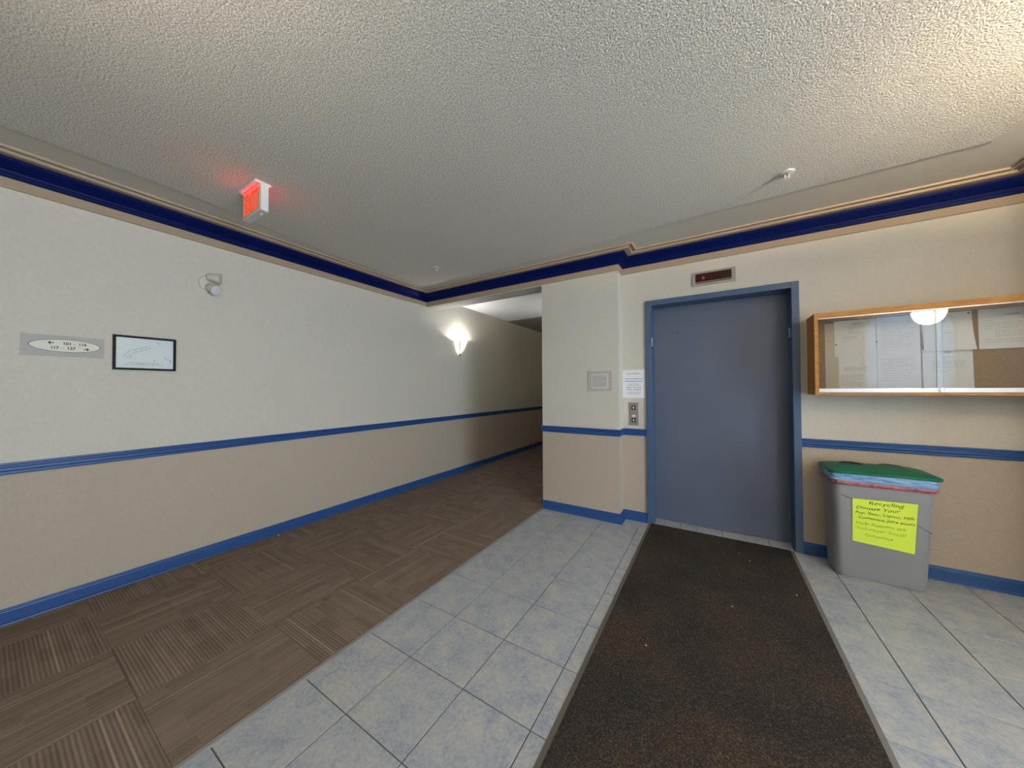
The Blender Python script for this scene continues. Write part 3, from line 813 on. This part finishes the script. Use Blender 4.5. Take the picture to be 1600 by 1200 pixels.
para = lambda v0_, n, dv=.022, a=.14, b=.86: [(v0_ - dv * k, a, b - (0.25 if k % 5 == 4 else 0.04 * (k % 3)), .007) for k in range(n)]
GP = 'papers pinned in the notice case'
curl_sheet('paper_sheet', 0.727, 0.800, 1.262, 1.770, 0.002, 'narrow cream sheet edge showing left of the white papers', GP, None, [], CREAMPAPER)
curl_sheet('paper_sheet', 0.784, 1.000, 1.262, 1.541, 0.004, 'lower white page in leftmost column of notice case', GP, None, para(.62, 4, .03, .2, .8) + para(.42, 9, .035, .12, .7))
curl_sheet('paper_sheet', 0.780, 0.998, 1.516, 1.782, 0.005, 'upper letterheaded page in leftmost column of notice case', GP, (.88, .38, .72), para(.82, 7, .03, .36, .74) + para(.55, 3, .03, .2, .6), pin=[(.788, 1.607)])
curl_sheet('paper_sheet', 1.002, 1.208, 1.262, 1.541, 0.004, 'lower white page in second column from case left', GP, None, para(.80, 10, .06, .1, .8))
curl_sheet('paper_sheet', 1.001, 1.206, 1.516, 1.784, 0.006, 'upper white page in second column from case left', GP, None, para(.86, 12, .06, .12, .85), pin=[(.999, 1.612)])
curl_sheet('paper_sheet', 1.216, 1.432, 1.262, 1.541, 0.010, 'letterheaded white page under the curling sheet', GP, (.90, .38, .62), para(.80, 2, .04, .40, .62) + para(.70, 4, .045, .2, .9) + para(.50, 2, .05, .2, .6))
curl_sheet('paper_sheet', 1.214, 1.430, 1.528, 1.782, 0.030, 'curling white page with a black pin above another sheet', GP, None, [(.90, .44, .62, .008), (.85, .44, .70, .008), (.80, .44, .5, .006), (.46, .40, .62, .008)], lean=0.014, pin=[(1.415, 1.768)])
curl_sheet('paper_sheet', 1.456, 1.671, 1.528, 1.784, 0.014, 'letterheaded white page above the bare cork', GP, (.82, .36, .86), para(.70, 1, .03, .12, .24) + para(.64, 4, .045, .12, .92) + para(.44, 4, .045, .3, .92) + para(.22, 2, .06, .12, .9))

# ================================================================== RECYCLING BIN
t = thing('recycling_bin', (0.93, 3.22, 0), 'grey slim recycling bin with green lid and yellow note', 'bin')


def rrect(cx_, cy_, hw, hd_, r, n=6):
    P = []
    for sx_, sy_, a0 in ((1, 1, 0), (-1, 1, math.pi / 2), (-1, -1, math.pi), (1, -1, 3 * math.pi / 2)):
        for k in range(n + 1):
            a = a0 + math.pi / 2 * k / n
            P.append((cx_ + sx_ * (hw - r) + r * math.cos(a), cy_ + sy_ * (hd_ - r) + r * math.sin(a)))
    return P


def loft(bm, rings, cap0=True, cap1=True, jit=0.0, rg=None):
    V = [[bm.verts.new((x + (rg.uniform(-jit, jit) if jit else 0), y + (rg.uniform(-jit, jit) if jit else 0), z + (rg.uniform(-jit, jit) if jit else 0))) for x, y in P] for P, z in rings]
    for A, B in zip(V, V[1:]):
        n = len(A)
        for i in range(n): bm.faces.new((A[i], A[(i + 1) % n], B[(i + 1) % n], B[i]))
    if cap0: bm.faces.new(V[0][::-1])
    if cap1: bm.faces.new(V[-1])
    return V


BCX, BCY = 0.932, 3.226
bm = bmesh.new()
loft(bm, [(rrect(BCX - .012, BCY, .205, .112, .04), 0.001), (rrect(BCX - .012, BCY, .212, .118, .04), 0.012), (rrect(BCX, BCY, .236, .136, .04), 0.640), (rrect(BCX, BCY, .242, .140, .04), 0.655), (rrect(BCX, BCY, .242, .140, .04), 0.69)])
body = obj('body', bm, PLASTG, t, smooth=True)
# dark ridge line sweeping down across the front
ridge = [(.735, .560), (.760, .548), (.80, .535), (.90, .497), (1.00, .455), (1.07, .425), (1.10, .408), (1.145, .378)]
bm = bmesh.new()
for (xa, za), (xb, zb) in zip(ridge, ridge[1:]):
    def fy(z): return BCY - (.118 + (.136 - .118) * (z - .012) / .628)
    vs = [(xa, fy(za) - .0014, za - .0015), (xb, fy(zb) - .0014, zb - .0015), (xb, fy(zb) - .0014, zb + .0015), (xa, fy(za) - .0014, za + .0015)]
    f_ = [bm.verts.new(v) for v in vs]; g_ = [bm.verts.new((v[0], v[1] + .002, v[2])) for v in vs]
    bm.faces.new(f_); bm.faces.new(g_[::-1])
    for i in range(4): bm.faces.new((f_[i], f_[(i + 1) % 4], g_[(i + 1) % 4], g_[i]))
obj('ridge_line', bm, BLACK, body)
# bag: blue film and red drawstring hem
rg = random.Random(5)
bm = bmesh.new()
loft(bm, [(rrect(BCX, BCY, .246, .144, .045, 10), .652), (rrect(BCX, BCY, .252, .149, .045, 10), .662), (rrect(BCX, BCY, .250, .147, .045, 10), .680), (rrect(BCX, BCY, .252, .149, .045, 10), .698), (rrect(BCX, BCY, .247, .145, .045, 10), .711)], False, False, .0022, rg)
bag = obj('bag_film', bm, BAG, t, smooth=True)
bm = bmesh.new()
loft(bm, [(rrect(BCX, BCY, .244, .142, .045, 14), .628), (rrect(BCX, BCY, .249, .147, .045, 14), .634), (rrect(BCX, BCY, .251, .1485, .045, 14), .645), (rrect(BCX, BCY, .248, .146, .045, 14), .656)], False, False, .003, rg)
obj('drawstring_hem', bm, DRAW, bag, smooth=True)
# lid: low dome with two round holes, their shade painted as flush dark discs
bm = bmesh.new()
V = loft(bm, [(rrect(BCX + .004, BCY, .258, .148, .035), .704), (rrect(BCX + .004, BCY, .262, .152, .035), .708), (rrect(BCX + .004, BCY, .262, .152, .035), .722), (rrect(BCX + .004, BCY, .252, .143, .035), .729), (rrect(BCX + .004, BCY, .20, .10, .04), .744), (rrect(BCX + .004, BCY, .12, .055, .03), .752)])
lid = obj('lid', bm, GREEN, t, smooth=True)
for hx, hy, hz in ((BCX - .105, BCY + .012, .7505), (BCX + .095, BCY + .045, .7475)):
    bm = bmesh.new(); lathe(bm, [(.056, -.006), (.056, .0030), (.060, .0036), (.064, .0022), (.066, -.006)], (hx, hy, hz), seg=28)
    ring = obj('hole_collar', bm, GREEN, lid, smooth=True)
    bm = bmesh.new(); lathe(bm, [(0, 0), (.0558, 0), (.0558, .0012), (0, .0012)], (hx, hy, hz + .0014), seg=28)
    obj('hole_shade_disc', bm, HOLESHADE, ring)
# neon note taped to the front
nt = thing('handwritten_note', (0.935, 3.09, 0.24), 'neon yellow handwritten recycling note taped to the bin', 'note')
c0, c1, c2, c3 = Vector((.789, 3.100, .255)), Vector((1.068, 3.098, .236)), Vector((1.085, 3.0875, .553)), Vector((.791, 3.0895, .542))


def note_pt(u, v, k=0.0):
    p = (c0 * (1 - u) + c1 * u) * (1 - v) + (c3 * (1 - u) + c2 * u) * v
    return p + Vector((0, -k - 0.006 * (1 - v) ** 2 * u - .0015, 0))


bm = bmesh.new(); N = 8
A = [[bm.verts.new(note_pt(i / N, j / N)) for i in range(N + 1)] for j in range(N + 1)]
B = [[bm.verts.new(note_pt(i / N, j / N, -.0006)) for i in range(N + 1)] for j in range(N + 1)]
for j in range(N):
    for i in range(N):
        bm.faces.new((A[j][i], A[j][i + 1], A[j + 1][i + 1], A[j + 1][i])); bm.faces.new((B[j][i], B[j + 1][i], B[j + 1][i + 1], B[j][i + 1]))
for i in range(N):
    bm.faces.new((A[0][i], B[0][i], B[0][i + 1], A[0][i + 1])); bm.faces.new((A[N][i], A[N][i + 1], B[N][i + 1], B[N][i]))
    bm.faces.new((A[i][0], A[i + 1][0], B[i + 1][0], B[i][0])); bm.faces.new((A[i][N], B[i][N], B[i + 1][N], A[i + 1][N]))
sheet = obj('sheet', bm, NEON, nt, smooth=True)
for s, u, v, w, hgt, m_, bold in [('Recycling', .25, .895, .56, .105, INK, .0), ('Donate Your', .05, .775, .70, .095, INK, .0006), ('Pop, Beer, Liquor, Milk', .04, .665, .93, .085, INK, .0008), ('Containers, Juice boxes', .09, .555, .89, .085, INK, .0008),
                               ('Help Support the', .05, .425, .80, .085, OLIVEINK, .0), ('Volunteer Social', .06, .305, .80, .085, OLIVEINK, .0), ('Committee', .20, .175, .46, .085, OLIVEINK, .0)]:
    me = text_mesh(s, 1.0, 0.22, 1.0, -0.004)
    wd = max(q.co.x for q in me.vertices)
    rj = random.Random(len(s))
    for q in me.vertices:
        a_, b_2 = q.co.x / wd, q.co.y
        wob = 0.006 * math.sin(a_ * 17 + len(s)) + 0.004 * math.sin(a_ * 41)
        q.co = note_pt(u + a_ * w, v + b_2 * hgt + wob, .0009)
    org = note_pt(u, v); 
    for q in me.vertices: q.co -= org
    me.materials.clear(); me.materials.append(m_)
    link_mesh('handwriting', me, org, sheet)

# ================================================================== MAT
t = thing('entrance_mat', ((MATX0 + MATX1) / 2, (MATY0 + MATY1) / 2, 0), 'long black loop mat in front of the elevator', 'mat')
box('pile', MATX0 + .024, MATX1 - .024, MATY0 + .024, MATY1 - .006, 0.0008, 0.009, LOOP, t)
bm = bmesh.new()
sweep(bm, [(MATX1 - .024, MATY1), (MATX1 - .024, MATY0 + .024), (MATX0 + .024, MATY0 + .024), (MATX0 + .024, MATY1)], [(0.0, 0.0008), (-0.024, 0.0008), (-0.024, 0.002), (0.0, 0.0075)])
obj('rubber_border', bm, RUBBER, t)
for x, y, lb in [(.156, 3.086, 'white crumb on the black mat closest to the elevator sill'), (.215, 2.99, 'white crumb just below the topmost one on the mat'),
                 (.423, 2.648, 'white crumb near the right edge of the mat'), (.08, 2.32, 'white crumb in the middle of the mat'),
                 (-.30, 1.75, 'white crumb near the left edge of the mat')]:
    bm = bmesh.new(); bmesh.ops.create_icosphere(bm, subdivisions=1, radius=.0035, matrix=Matrix.Translation((x, y, .0118)))
    tag(obj('paper_crumb', bm, WHITEP), lb, 'crumb', 'crumbs on the mat')
bm = bmesh.new(); bmesh.ops.create_icosphere(bm, subdivisions=1, radius=.006, matrix=Matrix.Translation((-3.29, 1.40, .008)))
tag(obj('paper_crumb', bm, WHITEP), 'white crumb on the carpet beside the left baseboard', 'crumb', 'crumbs on the carpet')

# ================================================================== CEILING AND WALL FITTINGS
# exit sign
EX0, EX1, EY0, EY1, EZ0, EZ1 = -2.625, -2.362, 0.896, 0.945, 2.405, 2.578
t = thing('exit_sign', ((EX0 + EX1) / 2, (EY0 + EY1) / 2, EZ0), 'double-sided red EXIT sign hanging from the ceiling', 'exit sign')
hs = box('housing', EX0, EX1, EY0 + .004, EY1 - .004, EZ0, EZ1, WHITEP, t, .002)
cn = box('canopy', EX0 - .005, EX1 - .02, EY0 - .020, EY1 + .020, EZ1 + .0005, CZ - .0062, WHITEP, t, .003)
fc = box('face', EX0 + .016, EX1 - .012, EY0 + .001, EY0 + .0038, EZ0 + .012, EZ1 - .010, EXITBG, t)
fb = box('face', EX0 + .016, EX1 - .012, EY1 - .0038, EY1 - .001, EZ0 + .012, EZ1 - .010, EXITBG, t)
text('lettering', 'EXIT', (EX0 + .026, EY0 + .0004, EZ0 + .030), X_, Z_, .165, EXITM, fc, width=.215, bold=.006)
text('lettering', 'EXIT', (EX1 - .022, EY1 - .0004, EZ0 + .030), (-1, 0, 0), Z_, .165, EXITM, fb, width=.215, bold=.006)
# added glowing strips at the top of both faces that redden the ceiling
box('glow_strip', EX0 + .02, EX1 - .02, EY0 - .002, EY0 + .0008, EZ1 - .005, EZ1 - .003, EXITGLOW, t)
box('glow_strip', EX0 + .02, EX1 - .02, EY1 - .0008, EY1 + .002, EZ1 - .005, EZ1 - .003, EXITGLOW, t)
bm = bmesh.new(); lathe(bm, [(0, -0.004), (.004, -.003), (.005, 0)], (EX1 - .06, EY0 + .030, EZ0), seg=10)
obj('test_button', bm, mat('pink_led', (0.8, 0.6, 0.6), 0.3, emit=(1, .5, .5), estr=.5), hs)

# emergency twin-head light on the left wall
t = thing('emergency_light', (LW, 0.945, 2.06), 'cream twin-head emergency light on the left wall', 'emergency light')
bm = bmesh.new(); lathe(bm, [(0, .018), (.045, .018), (.058, .012), (.062, .0005), (0, .0005)], (LW, 0.935, 2.125), axis=(1, 0, 0), seg=28)
obj('back_plate', bm, CREAMP, t, smooth=True)
for yy, zz, ax, first in ((0.955, 2.168, Vector((.50, .85, -.10)), True), (0.945, 2.085, Vector((.80, .35, -.45)), False)):
    ax.normalize(); base = Vector((LW + .045, yy, zz))
    bm = bmesh.new(); lathe(bm, [(0, -.040), (.020, -.040), (.030, -.030), (.034, 0), (.040, .030), (.041, .040), (.036, .040), (.034, .036), (0, .036)], base, axis=ax, seg=24)
    h_ = obj('lamp_head', bm, CREAMP, t, smooth=True)
    bm = bmesh.new(); lathe(bm, [(0, .044), (.020, .043), (.034, .039), (.034, .037), (0, .037)], base, axis=ax, seg=24)
    obj('lens', bm, CREAMP if first else LENSM, h_, smooth=True)
    bm = bmesh.new(); p0, p1 = Vector((LW + .012, yy * .6 + .935 * .4, zz * .6 + 2.125 * .4)), base
    lathe(bm, [(.009, 0), (.009, (p1 - p0).length)], p0, axis=(p1 - p0), seg=12); obj('swivel_arm', bm, CREAMP, t)


# sprinklers
def sprinkler(x, y, label):
    t = thing('sprinkler', (x, y, CZ - .05), label, 'sprinkler', 'ceiling sprinklers')
    z = CZ - .0065
    bm = bmesh.new(); lathe(bm, [(.012, -.004), (.030, -.006), (.036, -.003), (.037, 0.0)], (x, y, z), seg=28); obj('escutcheon', bm, WHITEP, t, smooth=True)
    bm = bmesh.new(); lathe(bm, [(.011, .004), (.011, -.014), (.008, -.016), (0, -.016)], (x, y, z), seg=16); obj('body', bm, CHROME, t, smooth=True)
    bm = bmesh.new()
    for s_ in (-1, 1):
        bx(bm, x + s_ * .010 - .002, x + s_ * .010 + .002, y - .003, y + .003, z - .034, z - .012)
    bx(bm, x - .012, x + .012, y - .003, y + .003, z - .038, z - .034)
    obj('frame_arms', bm, WHITEP, t)
    bm = bmesh.new(); lathe(bm, [(0, -.040), (.015, -.040), (.016, -.0385), (0, -.0382)], (x, y, z), seg=20); obj('deflector', bm, WHITEP, t)


sprinkler(.398, 2.552, 'white sprinkler head on the ceiling before the elevator')
sprinkler(-2.507, 2.552, 'sprinkler head on the ceiling near the corridor corner')


# frosted bowl lamps of the lobby (two to the right, one added behind the camera)
def bowl_lamp(x, y, zr, r, label, bulb=LBULB, bowl=LAMPM, dp=.11):
    t = thing('ceiling_lamp', (x, y, zr - dp), label, 'lamp', 'frosted bowl ceiling lamps')
    bm = bmesh.new(); k = [(r * math.sin(a), -dp * math.cos(a)) for a in [math.pi / 2 * i / 10 for i in range(11)]]
    lathe(bm, k + [(r - .006, .002), (r - .008, 0)] + [((r - .008) * math.sin(a), -(dp - .008) * math.cos(a)) for a in [math.pi / 2 * i / 10 for i in range(9, -1, -1)]], (x, y, zr), seg=40)
    obj('glass_bowl', bm, bowl, t, smooth=True)
    bm = bmesh.new(); bmesh.ops.create_icosphere(bm, subdivisions=2, radius=.035, matrix=Matrix.Translation((x + .07, y, zr - .02))); obj('bulb', bm, bulb, t, smooth=True)
    bm = bmesh.new(); lathe(bm, [(0, 0), (.07, 0), (.065, -.02), (.012, -.03), (.012, zr - CZ - .02)], (x, y, CZ - .0065), seg=24); obj('canopy_stem', bm, BRASS, t, smooth=True)


bowl_lamp(1.78, 1.32, 2.36, .19, 'frosted glass bowl lamp on the ceiling right of the notice case')
bowl_lamp(2.53, -0.45, 2.33, .155, 'frosted glass bowl lamp before the arched opening', dp=.19)

bowl_lamp(-0.90, -0.45, 2.36, .17, 'added fill bowl lamp on the ceiling behind the camera', FILLBULB, FILLBOWL)  # unseen lamp added to brighten the left wall and ceiling

# corridor sconces; the two hidden on the right wall are added to brighten it
def sconce(wx, sd, SYc, label):
    """Half-round uplight on the wall plane x = wx, leaning out along sd (+1 / -1)."""
    SZr = 2.03
    t = thing('wall_sconce', (wx, SYc, 1.81), label, 'sconce', 'corridor sconces')
    k = []
    for i in range(11):
        q = i / 10; k.append((.015 + .120 * q ** 0.75, 1.83 + (SZr - 1.83) * q ** 1.25))
    nS = 20; rows = []; bm = bmesh.new()
    for r, z in k:
        rows.append([bm.verts.new((wx + sd * (.004 + r * math.sin(math.pi * j / nS)), SYc - r * .80 * math.cos(math.pi * j / nS), z)) for j in range(nS + 1)])
    for A, B in zip(rows, rows[1:]):
        for j in range(nS): bm.faces.new((A[j], A[j + 1], B[j + 1], B[j]))
    sh = obj('glass_shade', bm, SCONM, t, smooth=True)
    for ang in (.22, .52):
        bm = bmesh.new(); a = math.pi * ang; d = Vector((sd * math.sin(a), -math.cos(a) * .80)); pr = Vector((-d.y, d.x)).normalized() * .006
        R1 = []
        for r, z in k:
            c = Vector((wx + sd * .004, SYc)) + d * (r + .003)
            R1.append([bm.verts.new((c.x + pr.x, c.y + pr.y, z)), bm.verts.new((c.x - pr.x, c.y - pr.y, z))])
        for A, B in zip(R1, R1[1:]): bm.faces.new((A[0], A[1], B[1], B[0]))
        obj('brass_band', bm, BRASS, sh)
    bm = bmesh.new(); lathe(bm, [(0, -.03), (.010, -.022), (.018, -.008), (.020, .006), (0, .006)], (wx + sd * .022, SYc, 1.83), seg=16); obj('finial', bm, BRASS, t, smooth=True)
    bm = bmesh.new(); bmesh.ops.create_icosphere(bm, subdivisions=2, radius=.022, matrix=Matrix.Translation((wx + sd * .075, SYc, 2.005))); obj('bulb', bm, BULBM, t, smooth=True)
    box('wall_plate', min(wx + sd * .0005, wx + sd * .006), max(wx + sd * .0005, wx + sd * .006), SYc - .04, SYc + .04, 1.85, 1.97, BRASS, t)


sconce(LW, 1, 3.90, 'lit white glass wall sconce with brass bands on the left corridor wall')
sconce(PL, -1, 5.0, 'added unseen sconce on the right corridor wall behind the pillar')
sconce(PL, -1, 7.4, 'added unseen sconce farthest along the right corridor wall')
